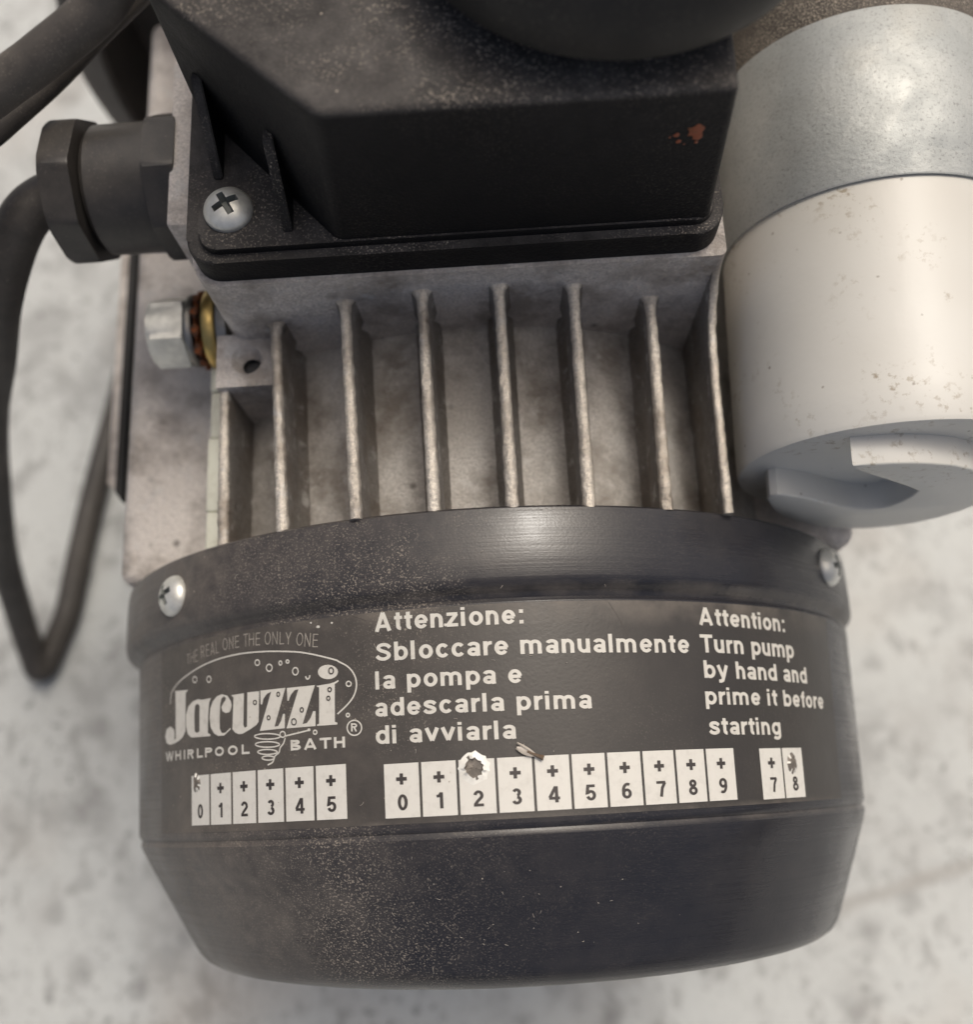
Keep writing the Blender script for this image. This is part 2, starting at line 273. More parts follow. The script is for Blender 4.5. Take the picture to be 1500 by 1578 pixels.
RINGS = [[[-17.01,17.9],[-17.05,17.77],[-17.14,17.67],[-17.28,17.62],[-17.44,17.63],[-17.57,17.7],[-17.67,17.82],[-17.7,17.96],[-17.66,18.09],[-17.56,18.19],[-17.42,18.24],[-17.26,18.23],[-17.13,18.15],[-17.04,18.04]],[[-17.37,14.07],[-17.39,13.98],[-17.45,13.91],[-17.55,13.87],[-17.64,13.88],[-17.73,13.93],[-17.79,14.01],[-17.81,14.1],[-17.79,14.2],[-17.72,14.27],[-17.63,14.3],[-17.53,14.3],[-17.44,14.25],[-17.38,14.17]],[[-24.62,20.17],[-24.67,19.97],[-24.79,19.82],[-24.97,19.74],[-25.16,19.76],[-25.33,19.87],[-25.45,20.05],[-25.49,20.25],[-25.44,20.45],[-25.31,20.61],[-25.14,20.68],[-24.94,20.66],[-24.77,20.55],[-24.66,20.38]],[[-28.77,21.04],[-28.82,20.84],[-28.96,20.7],[-29.16,20.63],[-29.38,20.65],[-29.58,20.76],[-29.72,20.94],[-29.76,21.14],[-29.71,21.34],[-29.56,21.48],[-29.36,21.55],[-29.14,21.53],[-28.94,21.42],[-28.81,21.24]],[[-30.89,21.94],[-30.93,21.79],[-31.05,21.67],[-31.22,21.62],[-31.4,21.64],[-31.57,21.73],[-31.68,21.87],[-31.72,22.03],[-31.68,22.19],[-31.56,22.3],[-31.39,22.36],[-31.2,22.34],[-31.04,22.25],[-30.93,22.1]],[[-27.16,21.49],[-27.18,21.38],[-27.25,21.29],[-27.35,21.25],[-27.46,21.26],[-27.55,21.32],[-27.61,21.42],[-27.64,21.54],[-27.61,21.65],[-27.54,21.74],[-27.44,21.78],[-27.34,21.77],[-27.24,21.71],[-27.18,21.61]],[[-26.02,21.56],[-26.05,21.47],[-26.11,21.41],[-26.21,21.38],[-26.31,21.39],[-26.41,21.44],[-26.47,21.52],[-26.49,21.61],[-26.47,21.7],[-26.4,21.76],[-26.3,21.79],[-26.2,21.78],[-26.11,21.73],[-26.04,21.65]],[[-43.84,21.14],[-43.89,20.97],[-44.05,20.84],[-44.27,20.78],[-44.52,20.81],[-44.75,20.92],[-44.9,21.08],[-44.96,21.27],[-44.9,21.45],[-44.74,21.58],[-44.51,21.63],[-44.26,21.6],[-44.04,21.49],[-43.89,21.33]],[[-40.48,20.8],[-40.53,20.63],[-40.66,20.5],[-40.86,20.44],[-41.09,20.47],[-41.28,20.57],[-41.42,20.73],[-41.47,20.91],[-41.42,21.09],[-41.28,21.22],[-41.07,21.27],[-40.85,21.25],[-40.66,21.15],[-40.52,20.99]],[[-22.03,12.3],[-22.06,12.19],[-22.13,12.11],[-22.24,12.07],[-22.35,12.08],[-22.46,12.13],[-22.53,12.23],[-22.55,12.34],[-22.52,12.45],[-22.45,12.53],[-22.34,12.57],[-22.23,12.56],[-22.12,12.51],[-22.05,12.41]],[[-26.83,12.37],[-26.87,12.21],[-26.99,12.09],[-27.17,12.04],[-27.35,12.05],[-27.52,12.13],[-27.64,12.27],[-27.68,12.43],[-27.63,12.59],[-27.51,12.71],[-27.34,12.77],[-27.15,12.75],[-26.98,12.67],[-26.87,12.53]],[[-15.78,12.41],[-15.81,12.21],[-15.89,12.02],[-16.01,11.85],[-16.17,11.72],[-16.36,11.62],[-16.57,11.57],[-16.78,11.56],[-17.0,11.6],[-17.21,11.68],[-17.39,11.8],[-17.54,11.96],[-17.65,12.14],[-17.72,12.34],[-17.74,12.54],[-17.71,12.74],[-17.63,12.93],[-17.5,13.1],[-17.34,13.23],[-17.15,13.33],[-16.94,13.38],[-16.72,13.39],[-16.51,13.35],[-16.3,13.27],[-16.12,13.14],[-15.97,12.99],[-15.86,12.81],[-15.8,12.61]],[[-27.61,12.19],[-27.72,12.09],[-28.02,12.01],[-28.49,11.97],[-29.08,11.96],[-29.76,11.99],[-30.43,12.05],[-31.06,12.15],[-31.55,12.26],[-31.88,12.39],[-31.99,12.51],[-31.87,12.61],[-31.55,12.68],[-31.04,12.72],[-30.42,12.73],[-29.74,12.69],[-29.07,12.63],[-28.47,12.53],[-28.01,12.42],[-27.71,12.3]],[[-27.78,11.19],[-27.88,11.08],[-28.16,11.01],[-28.6,10.96],[-29.15,10.95],[-29.78,10.97],[-30.41,11.03],[-30.99,11.12],[-31.45,11.23],[-31.75,11.35],[-31.85,11.47],[-31.75,11.57],[-31.44,11.65],[-30.98,11.69],[-30.4,11.7],[-29.76,11.67],[-29.14,11.61],[-28.58,11.52],[-28.15,11.42],[-27.87,11.3]],[[-28.18,10.28],[-28.26,10.18],[-28.49,10.11],[-28.85,10.07],[-29.29,10.05],[-29.8,10.07],[-30.31,10.12],[-30.77,10.19],[-31.14,10.28],[-31.38,10.39],[-31.46,10.49],[-31.37,10.58],[-31.13,10.65],[-30.76,10.7],[-30.29,10.71],[-29.78,10.69],[-29.28,10.65],[-28.83,10.57],[-28.48,10.48],[-28.26,10.38]],[[-28.66,9.55],[-28.71,9.48],[-28.86,9.42],[-29.08,9.37],[-29.37,9.35],[-29.69,9.36],[-30.01,9.39],[-30.3,9.45],[-30.53,9.52],[-30.68,9.6],[-30.73,9.68],[-30.68,9.76],[-30.53,9.82],[-30.29,9.87],[-30.0,9.88],[-29.68,9.88],[-29.36,9.84],[-29.07,9.79],[-28.85,9.72],[-28.71,9.64]]]
LINES = [[[-51.72,18.54],[-51.47,19.9],[-50.3,20.75],[-48.31,21.56],[-44.66,22.49],[-41.44,23.07],[-37.85,23.43],[-33.77,23.52],[-29.7,23.28],[-27.01,22.98],[-24.45,22.61],[-22.01,22.01],[-19.21,21.12],[-18.57,20.78],[-17.46,20.13],[-16.68,19.23],[-16.31,18.19],[-16.4,17.1],[-16.88,16.14],[-17.72,15.29],[-19.03,14.32]],[[-26.86,12.17],[-25.12,12.38],[-23.33,12.61]],[[-26.86,11.95],[-27.19,11.24],[-27.67,10.81],[-27.92,10.19],[-28.58,9.77],[-28.96,9.06],[-29.83,8.75]],[[-23.52,19.43],[-23.39,19.13],[-23.17,19.05],[-22.94,19.23],[-22.9,19.51]]]
TEXT = [["Attenzione:",[-13.53,24.11],[5.25,23.93],2.37,"b"],["Sbloccare manualmente",[-13.6,20.37],[27.09,19.87],2.33,"b"],["la pompa e",[-13.79,16.93],[4.54,16.64],2.24,"b"],["adescarla prima",[-13.91,13.61],[13.09,13.22],2.22,"b"],["di avviarla",[-13.97,10.31],[3.48,10.0],2.21,"b"],["Attention:",[29.11,23.59],[45.4,23.36],2.3,"c"],["Turn pump",[28.93,20.02],[47.01,19.81],2.33,"c"],["by hand and",[29.14,16.74],[49.85,16.46],2.26,"c"],["prime it before",[28.99,13.38],[54.19,13.08],2.18,"c"],["starting",[29.22,9.6],[42.13,9.41],2.19,"c"],["WHIRLPOOL",[-53.36,10.63],[-32.96,10.33],1.28,"w"],["BATH",[-26.14,10.29],[-17.82,10.17],1.33,"w"],["R",[-17.22,12.06],[-16.32,12.0],1.01,"r"]]
TAG = [[[-46.71,23.58],[-43.67,23.6],[-42.41,23.94],[-38.29,24.2],[-37.27,24.39],[-34.06,24.4],[-32.94,24.4],[-30.24,24.18],[-29.4,24.15],[-25.52,23.77],[-24.76,23.55],[-21.66,22.94]],[[-46.85,24.91],[-42.39,25.67],[-37.35,26.03],[-32.91,26.1],[-29.37,25.89],[-24.72,25.24],[-21.46,24.66]]]
PUNCH = [[-1.81,6.84,1.95],[44.0,5.7,1.25],[-44.15,7.25,1.15]]
BUG = [[3.53,9.16],[4.68,8.42],[5.76,7.91],[6.61,7.57]]
PANEL = [[-55.15,26.55],[61.34,25.19],[-55.16,0.68],[53.87,0.14]]
SPOTS = [[-22.54,26.19],[-21.49,25.56],[-19.5,25.85],[-4.51,24.29],[-4.68,6.46]]
SCR = [[[16.19,26.4],[18.45,22.22]],[[-16.6,26.4],[-14.69,25.6]],[[4.27,18.01],[5.12,16.0]]]

# ------------------------------------------------------------------ the setting
GZ = -88.
bm = bmesh.new(); bmesh.ops.create_grid(bm, x_segments=8, y_segments=8, size=2500, matrix=Matrix.Translation((0, 0, GZ)))
fl = build('floor', bm, M['floor']); fl['kind'] = 'structure'

# ------------------------------------------------------------------ the pump
pump = empty('bath_pump', (0, 0, GZ))
pump['label'] = 'bath pump with ribbed grey motor, black terminal box and numbered black fan cover'
pump['category'] = 'pump'
ROOT_INV = Matrix.Translation((0, 0, -GZ*K))
def part(name, bm, mats, parent=None, **kw):
    o = build(name, bm, mats, parent or pump, **kw)
    if (parent or pump) is pump: o.matrix_parent_inverse = ROOT_INV
    return o

# --- motor housing
bm = bmesh.new()
lathe(bm, [(0.01, 30), (53.5, 30), (53.5, 152), (0.01, 152)], AX_Y, 120)
housing = part('motor_housing', bm, M['alu_dark'])
bm = bmesh.new(); ob = rounded(-35.8, 34.6, 69.5, 142, 4.0, 8); ob[:9] = [(34.6-1.0+1.0*cos(R(-90+90*i/8)), 69.5+1.0+1.0*sin(R(-90+90*i/8))) for i in range(9)]
prism(bm, ob, 30, 69.7)
es = [e for e in bm.edges if all(abs(v.co.z-69.6) < 1e-4 for v in e.verts)]
bmesh.ops.bevel(bm, geom=es, offset=.7, segments=3, affect='EDGES', profile=.6)
box(bm, -40.0, -35.4, 79.5, 140, 28, 69.2, .8)
part('terminal_base', bm, M['alu'], housing)
for sx in (-1, 1):
    bm = bmesh.new(); box(bm, *sorted((sx*37.2, sx*60)), 39.5, 152, -45, 30, 2.2, 3)
    part('side_rail', bm, M['alu'], housing)
FX = [(-27.4, -26.3, 59.4, 58.4), (-16.6, -15.6, 64.4, 63.2), (-5.9, -5.4, 65.8, 63.7), (4.6, 4.7, 66.2, 63.7), (14.7, 14.7, 65.0, 62.3), (25.8, 25.2, 60.2, 59.0)]
rnd = random.Random(11)
def fin(xr, xf, zr, zf, y0=38.6, y1=71.0, w=.78, ledge=True, rise=0.):
    bm = bmesh.new(); rows = []; n = 46; wob = [rnd.uniform(-1, 1) for _ in range(n+1)]
    for i in range(n+1):
        t = i/n; y = y0+(y1-y0)*t; x = xf+(xr-xf)*t; z = zf+(zr-zf)*t; b = math.sqrt(max(53.5**2-x*x, 400))-3
        ww = w*(1.12-.22*t)+.05*wob[i]+(.9 if ledge else 0)*math.exp(-(y1-1.3-min(y, y1-1.3))/.6); z += rise*math.exp(-(y1-y)/3.2); dz = .07*rnd.uniform(-1, 1); dx = .05*rnd.uniform(-1, 1)
        s = [(-2.1, b-z), (-1.75, -10.3), (-.95, -9.2), (-ww-.18, -7), (-ww, -.75), (-ww*.72, -.2), (0, 0+dz*.5), (ww*.72, -.2), (ww, -.75), (ww+.18, -7), (.95, -9.2), (1.75, -10.3), (2.1, b-z)] if ledge else \
            [(-ww-.3, b-z), (-ww-.1, -4), (-ww, -.4), (-ww*.6, -.05), (0, dz*.5), (ww*.6, -.05), (ww, -.4), (ww+.1, -4), (ww+.3, b-z)]
        rows.append([bm.verts.new((x+dx+a, y, z+c+(dz if c > -1 else 0))) for a, c in s])
    for A, B in zip(rows, rows[1:]):
        for k in range(len(A)-1):
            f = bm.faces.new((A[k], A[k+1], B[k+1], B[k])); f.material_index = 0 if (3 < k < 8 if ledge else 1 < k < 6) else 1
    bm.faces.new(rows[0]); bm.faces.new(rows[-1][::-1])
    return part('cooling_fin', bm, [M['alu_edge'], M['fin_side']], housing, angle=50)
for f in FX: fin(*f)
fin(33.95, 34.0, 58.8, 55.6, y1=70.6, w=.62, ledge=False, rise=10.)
fin(-36.2, -36.3, 53.3, 51.6, y1=63, w=.75, ledge=False)
# boss with a bore
bm = bmesh.new(); cx, cy, zt, r0 = -32.7, 66.3, 54.2, 2.3
sq = [(-37.1, 62.1), (-27.3, 62.1), (-27.3, 70.4), (-37.1, 70.4)]
ring = [(cx+r0*cos(2*pi*i/28), cy+r0*sin(2*pi*i/28)) for i in range(28)]
pts = sq+ring; vs = [bm.verts.new((x, y, zt)) for x, y in pts]
for t in tessellate_polygon([[Vector((x, y, 0)) for x, y in sq], [Vector((x, y, 0)) for x, y in ring]]): bm.faces.new([vs[i] for i in t])
low = [bm.verts.new((x, y, 30)) for x, y in sq]
for i in range(4): bm.faces.new((vs[i], vs[(i+1) % 4], low[(i+1) % 4], low[i]))
c1 = vs[4:]; c2 = [bm.verts.new((cx+.5+1.4*cos(2*pi*i/28), cy-.5+1.25*sin(2*pi*i/28), zt-1.6)) for i in range(28)]
for i in range(28): bm.faces.new((c1[i], c1[(i+1) % 28], c2[(i+1) % 28], c2[i]))
bs = part('screw_boss', bm, M['alu'], housing, angle=30)
bm = bmesh.new(); lathe(bm, [(1.39, zt-1.6), (1.35, zt-5)], Matrix.Translation((cx+.5, cy-.5, 0)), 28, cap0=False); lathe(bm, [(1.39, zt-2.6), (.01, zt-2.6)], Matrix.Translation((cx+.5, cy-.5, 0)), 28)
part('bore', bm, M['hole'], housing)
# sealant strip beside the left rail, with small breaks
bm = bmesh.new(); y = 39.6
while y < 74:
    l = rnd.uniform(5, 12); box(bm, -41.2+rnd.uniform(-.12, .12), -38.4+rnd.uniform(-.12, .12), y, min(y+l, 75)-.06, 33, 44.0+rnd.uniform(-.25, .25), .35); y += l
part('sealant_strip', bm, M['seal'], housing, angle=50)
# dark side strip and its bracket on the far left
bm = bmesh.new(); prism(bm, [(-67.6, 60.6), (-66.2, 58.6), (-66.2, 112), (-67.6, 112)], -30, 15)
part('side_gasket', bm, M['knob'], housing)
bm = bmesh.new(); prism(bm, [(-70.4, 63.4), (-67.7, 60.2), (-67.7, 112), (-70.4, 112)], -30, 12.)
part('side_bracket', bm, M['alu'], housing)

# --- earth bolt on the left
def axX(x, y, z): return Matrix.Translation((x, y, z)) @ AX_NX
bolt_y, bolt_z = 76.2, 45.
bm = bmesh.new(); T0 = axX(-35.4, bolt_y, bolt_z) @ Matrix.Diagonal((1.04, 1.04, 1.0, 1))
hexp = [(0.01, 14.6), (4.2, 14.6), (4.9, 14.3), (5.66, 13.5), (5.66, 8.8), (5.4, 8.6), (.01, 8.6)]
def hexfn(p, a):
    r = math.hypot(p.x, p.y); lim = 4.9/ max(cos((a+R(35)) % R(60)-R(30)), .5); s = min(1, lim/r) if r > 0 else 1
    return Vector((p.x*s, p.y*s, p.z))
lathe(bm, hexp, T0, 72, fn=hexfn); lathe(bm, [(2.9, 8.8), (2.9, 0)], T0, 24)
bolt = part('earth_bolt', bm, M['zinc'], angle=22)
bm = bmesh.new(); rw = []
for i in range(49):
    a = 2*pi*i/48; o = 0 if i % 4 < 2 else .5
    rw.append([bm.verts.new(T0 @ Vector((q*cos(a), q*sin(a), h))) for q, h in ((3, 7.2-o), (5.6+.25*(i % 4 < 2), 7.0-o), (5.7+.25*(i % 4 < 2), 5.9+o), (3, 5.7+o))])
for A, B in zip(rw, rw[1:]):
    for k in range(4): bm.faces.new((A[k], A[(k+1) % 4], B[(k+1) % 4], B[k]))
part('rusty_lock_washer', bm, M['rust'], bolt, smooth=False)
bm = bmesh.new(); lathe(bm, [(3, 8.5), (5.3, 8.4), (5.5, 8.1), (5.5, 7.5), (5.3, 7.2), (3, 7.2)], T0, 48); part('washer', bm, M['steel'], bolt)
bm = bmesh.new(); lathe(bm, [(3, 5.5), (5.9, 5.4), (6.1, 5.1), (6.1, 3.7), (5.9, 3.4), (3, 3.4)], T0, 48); part('brass_washer', bm, M['brass'], bolt)
bm = bmesh.new(); lathe(bm, [(2, 3.2), (6.2, 3.1), (6.3, 2.9), (6.3, 1.6), (2, 1.5)], T0, 48); part('washer', bm, M['steel'], bolt)

# --- cross-head screws
def screw_bm(r, h, mat, twist=0.):
    bm = bmesh.new(); prof = [(.01, h)]+[(r*sin(R(a))*1.0, h*(1-(1-cos(R(a)))*1.0)) for a in (15, 30, 45, 60, 72, 82)]+[(r, .02*h), (r*.98, -.25*h)]
    prof = [(q, z) for q, z in prof]; lathe(bm, prof, n=40)
    bmesh.ops.remove_doubles(bm, verts=bm.verts, dist=.02); bmesh.ops.holes_fill(bm, edges=[e for e in bm.edges if e.is_boundary])
    bmesh.ops.recalc_face_normals(bm, faces=bm.faces)
    a = bpy.data.meshes.new('tmp'); bm.to_mesh(a); bm.free(); oa = link('tmp', a)
    b = bmesh.new(); w = r*.17; L = r*.66
    cross = [(w, w), (w, L), (-w, L), (-w, w), (-L, w), (-L, -w), (-w, -w), (-w, -L), (w, -L), (w, -w), (L, -w), (L, w)]
    prism(b, [(x*.55, y*.55) for x, y in cross], h*.12, h*1.6, [(x*1.1, y*1.1) for x, y in cross])
    bmesh.ops.recalc_face_normals(b, faces=b.faces)
    mb = bpy.data.meshes.new('tmp'); b.to_mesh(mb); b.free(); ob = link('tmp', mb)
    md = oa.modifiers.new('b', 'BOOLEAN'); md.object = ob; md.operation = 'DIFFERENCE'; md.solver = 'EXACT'
    dg = bpy.context.evaluated_depsgraph_get(); dg.update(); ev = oa.evaluated_get(dg); me = ev.to_mesh()
    out = bmesh.new(); out.from_mesh(me); ev.to_mesh_clear()
    for o_, m_ in ((oa, a), (ob, mb)): bpy.data.objects.remove(o_); bpy.data.meshes.remove(m_)
    for f in out.faces:                                    # darker faces stand in for the shade inside the recess
        c = f.calc_center_median(); q = math.hypot(c.x, c.y); f.material_index = 1 if q < r*.8 and c.z < h*math.sqrt(max(0, 1-(q/r)**2))-.10*h else 0
    bmesh.ops.transform(out, matrix=mat @ Matrix.Rotation(twist, 4, 'Z'), verts=out.verts)
    return out

# --- terminal box
bm = bmesh.new()
prism(bm, rounded(-35.2, 33.7, 70.15, 142, 3.8, 8), 69.72, 74.2)
es = [e for e in bm.edges if all(abs(v.co.z-74.2) < 1e-4 for v in e.verts)]
bmesh.ops.bevel(bm, geom=es, offset=.55, segments=3, affect='EDGES', profile=.5)
n0 = len(bm.verts)
prism(bm, rounded(-33.3, 32.3, 71.4, 141, 2.6, 8), 74.0, 75.4)
es = [e for e in bm.edges if all(abs(v.co.z-75.4) < 1e-4 for v in e.verts)]
bmesh.ops.bevel(bm, geom=es, offset=.4, segments=2, affect='EDGES', profile=.5)
A, B = prism(bm, [(-15.5, 71.7), (31.6, 71.7), (33.0, 140), (-34.6, 140), (-34.4, 93.5)], 75.2, 98.2,
             [(-13.6, 72.2), (30.5, 72.2), (32.0, 139), (-33.4, 139), (-33.0, 90.8)])
es = [e for e in bm.edges if e.verts[0] in B and e.verts[1] in B]
es += [e for e in bm.edges if (e.verts[0] in A and e.verts[1] in B) or (e.verts[0] in B and e.verts[1] in A)]
bmesh.ops.bevel(bm, geom=list(set(es)), offset=1.0, segments=4, affect='EDGES', profile=.5)
tbox = part('terminal_box', bm, M['box'], angle=28)
def gusset(x, yw_top, zt, yf, w=.62):
    bm = bmesh.new(); prof = [(yw_top, zt), (yw_top-.5, zt-.2), (yf, 75.9), (yf-.1, 75.3), (yw_top+4, 75.3), (yw_top+4, zt-1)]
    A = [bm.verts.new((x-w, y, z)) for y, z in prof]; B = [bm.verts.new((x+w, y, z)) for y, z in prof]
    bm.faces.new(A); bm.faces.new(B[::-1])
    for i in range(6): bm.faces.new((A[i], A[(i+1) % 6], B[(i+1) % 6], B[i]))
    bmesh.ops.bevel(bm, geom=bm.edges[:], offset=.15, segments=2, affect='EDGES')
    part('gusset', bm, M['box'], tbox)
gusset(-30.8, 89.0, 85.6, 81.7); gusset(-21.7, 78.9, 86.4, 73.4)
part('screw', screw_bm(3.2, 1.9, Matrix.Translation((-29.4, 76.9, 75.6)), R(28)), [M['zinc'], M['slot']], tbox, angle=30)
# red paint dabs on the front wall
bm = bmesh.new(); rp = random.Random(3)
for cx, cz, r in ((27.0, 91.9, 1.05), (27.2, 90.9, .62), (24.9, 91.3, .36), (25.3, 90.2, .3), (27.3, 89.9, .25), (24.2, 91.0, .14), (26.0, 89.7, .12)):
    ring = []
    for i in range(16):
        a = 2*pi*i/16; q = r*rp.uniform(.65, 1.15); ring.append(bm.verts.new((cx+q*cos(a), 71.98-(cz-75.2)*-.0217-.0, cz+q*sin(a))))
    for v in ring: v.co.y = 71.7+(v.co.z-75.2)/23*.5-.05
    c = bm.verts.new((cx, 71.7+(cz-75.2)/23*.5-.13, cz))
    for i in range(16): bm.faces.new((ring[i], ring[(i+1) % 16], c))
part('paint_spot', bm, M['red'], tbox)

# --- round knob on the box
KC = Matrix.Translation((19.0, 96.2, 0))
bm = bmesh.new(); lathe(bm, [(15, 98.0), (15, 100.5), (22.0, 101.2), (23.4, 102.3), (23.7, 104.2), (23.4, 106.3), (22.6, 108.6), (21.2, 110.6), (19.0, 112.0), (15, 112.8), (8, 113), (.01, 113)], KC, 96)
part('round_knob', bm, M['knob'])

# --- cable gland
GY, GZc = 92.4, 59.6
T1 = axX(3.2, GY, GZc)
def poly_fn(n, rin, ph):
    def fn(p, a):
        r = math.hypot(p.x, p.y); lim = rin/cos((a+ph) % (2*pi/n)-pi/n); s = min(1, lim/r) if r > 1e-6 else 1
        return Vector((p.x*s, p.y*s, p.z))
    return fn
bm = bmesh.new(); lathe(bm, [(8.6, 35), (8.6, 44), (9.35, 44.2), (9.2, 55.6), (8.4, 56.4), (6, 56.6)], T1, 64); gland = part('cable_gland', bm, M['gland'])
bm = bmesh.new(); lathe(bm, [(8, 42.2), (10.4, 42.4), (10.9, 42.8), (10.9, 46.6), (10.4, 47.0), (8, 47.1)], T1, 144, fn=poly_fn(8, 9.9, R(20))); part('lock_nut', bm, M['gland'], gland, angle=25)
bm = bmesh.new(); lathe(bm, [(7, 56.9), (10.5, 57.0), (10.9, 57.3), (10.9, 60.6), (10.2, 61.5), (8.0, 61.9), (4.2, 62.0), (3.9, 61.2)], T1, 144, fn=poly_fn(8, 9.9, R(12))); part('dome_nut', bm, M['gland'], gland, angle=25)

# --- capacitor: black can, galvanised sleeve, white end cap
CC = Matrix.Translation((58.1, 44, 51.5)) @ Matrix.Rotation(R(-2.99), 4, 'Z') @ Matrix.Rotation(R(1.62), 4, 'X') @ Matrix.Translation((0, -44, 0)) @ AX_Y
bm = bmesh.new(); lathe(bm, [(.01, 98), (20.9, 98), (20.9, 175), (.01, 175)], CC, 96); cap = part('capacitor', bm, M['dusty'])
bm = bmesh.new(); lathe(bm, [(20.6, 77.9), (21.35, 77.7), (21.5, 77.95), (21.5, 103.3), (21.35, 103.6), (20.7, 103.6)], CC, 128); part('metal_sleeve', bm, M['galv'], cap)
bm = bmesh.new(); lathe(bm, [(.01, 44.4), (20.2, 44.4), (20.75, 44.6), (20.95, 45.2), (21.0, 50), (20.95, 84), (15, 84)], CC, 128)
part('end_cap', bm, M['white'], cap)
# raised disc on the end face with a comma-shaped slot cut in from the left (x to the right, z up, seen from the front)
RIM = [(-10.5, 15.0), (-8.4, 15.5), (-6.1, 15.9), (-3.5, 16.0), (-1.0, 15.7), (2.2, 14.8), (5.1, 13.1), (8.6, 10.6), (11.6, 6.8), (13.4, 2), (13.4, -3.2), (12.6, -7.6), (11.1, -11.3), (8.8, -14.6), (5.8, -16.9), (2.2, -18.2), (-1.6, -18.1), (-5.4, -16.6), (-9.0, -13.9), (-11.4, -11.6), (-13.1, -9.6), (-14.8, -6.8), (-16.0, -3.9), (-17.3, -.6), (-17.4, 1.5),
       (-16.6, 2.3), (-14.4, 1.4), (-11.7, 0.0), (-8.6, -2.4), (-5.7, -4.6), (-3.6, -5.8), (-1.7, -6.1), (.2, -5.5), (1.2, -4.4), (1.9, -2.0), (2.2, .8), (2.1, 3.4), (-.6, 6.0), (-3.4, 8.3), (-7.2, 11.4), (-9.4, 13.4)]
bm = bmesh.new(); A = [bm.verts.new(CC @ Vector((x, -z, 44.6))) for x, z in RIM]; B = [bm.verts.new(CC @ Vector((x, -z, 40.5))) for x, z in RIM]; nr = len(RIM)
for i in range(nr): bm.faces.new((A[i], A[(i+1) % nr], B[(i+1) % nr], B[i]))
fr = bm.faces.new(B); bmesh.ops.recalc_face_normals(bm, faces=bm.faces)
bmesh.ops.bevel(bm, geom=list(fr.edges), offset=.35, segments=3, affect='EDGES', profile=.5)
part('raised_rim', bm, M['white'], cap, angle=40)

# --- volute ring behind the motor
bm = bmesh.new(); lathe(bm, [(.01, 176), (74, 176), (77, 159), (78, 158.2), (84.6, 161.6), (85.2, 162.6), (85.2, 185), (.01, 185)], AX_Y, 128)
part('volute_ring', bm, M['ring'])

# --- fan cover
def cover_fn(p, a):
    if p.z < 0: p.x += .10*-p.z
    if p.z > 26.8: p.x -= .6*min(1, (p.z-26.8)/1.6)
    return p
def rad(Y): return 61.4+1.2*(Y/27)
bm = bmesh.new()
prof = [(62.2, 37.5), (62.5, 38.9), (63.7, 38.95), (64.15, 38.6), (64.3, 37.5), (64.35, 33), (64.3, 29.8), (64.1, 29.0), (63.7, 28.5), (63.0, 28.1), (62.6, 27.75), (62.35, 27.3), (rad(26.8), 26.8)]
prof += [(rad(y), y) for y in (22, 16, 10, 4, .3)]+[(61.25, -.1), (60.95, -.45), (61.0, -.8), (61.2, -1.15), (61.0, -1.8), (60.4, -3.2)]
prof += [(60.4-(i/8)*6.6, -3.2-(i/8)*13.4) for i in range(1, 9)]+[(53.2, -17.6), (52.4, -18.5), (51.2, -19.2), (49.6, -19.6), (47, -19.8), (20, -19.8), (.01, -19.8)]
lathe(bm, prof, AX_Y, 256, fn=cover_fn)
cover = part('fan_cover', bm, M['cover'], angle=25)
def on_cover(s, y, lift=0.): r = rad(y)+lift; a = s/62.; return Vector((r*sin(a), y, r*cos(a)))
for (x, y, z), tw in (((-43.9, 33.3, 47.2), .4), ((52.9, 34.3, 36.9), .1)):
    nrm = Vector((x, 0, z)).normalized(); p = nrm*64.3; p.y = y; p.x -= .6
    part('cover_screw', screw_bm(3.0, 1.9, Matrix.Translation(p) @ nrm.to_track_quat('Z', 'Y').to_matrix().to_4x4(), tw), [M['zinc'], M['slot']], cover, angle=30)
# ------------------------------------------------------------------ printed label
bm = bmesh.new(); nS, nY = 72, 6; g = []
for j in range(nY+1):
    v = j/nY; s0, s1 = -55.15, 59.0-1.5*(1-v); y = .75+(26.6-.75)*v
    g.append([bm.verts.new(on_cover(s0+(s1-s0)*i/nS, y, .07)) for i in range(nS+1)])
for a, b in zip(g, g[1:]):
    for i in range(nS): bm.faces.new((a[i], a[i+1], b[i+1], b[i]))
edge = [e for e in bm.edges if e.is_boundary]
ex = bmesh.ops.extrude_edge_only(bm, edges=edge)
for v in ex['geom']:
    if isinstance(v, bmesh.types.BMVert): q = Vector((v.co.x, 0, v.co.z)).normalized()*.2; v.co -= q
label = part('printed_label', bm, M['panel'])

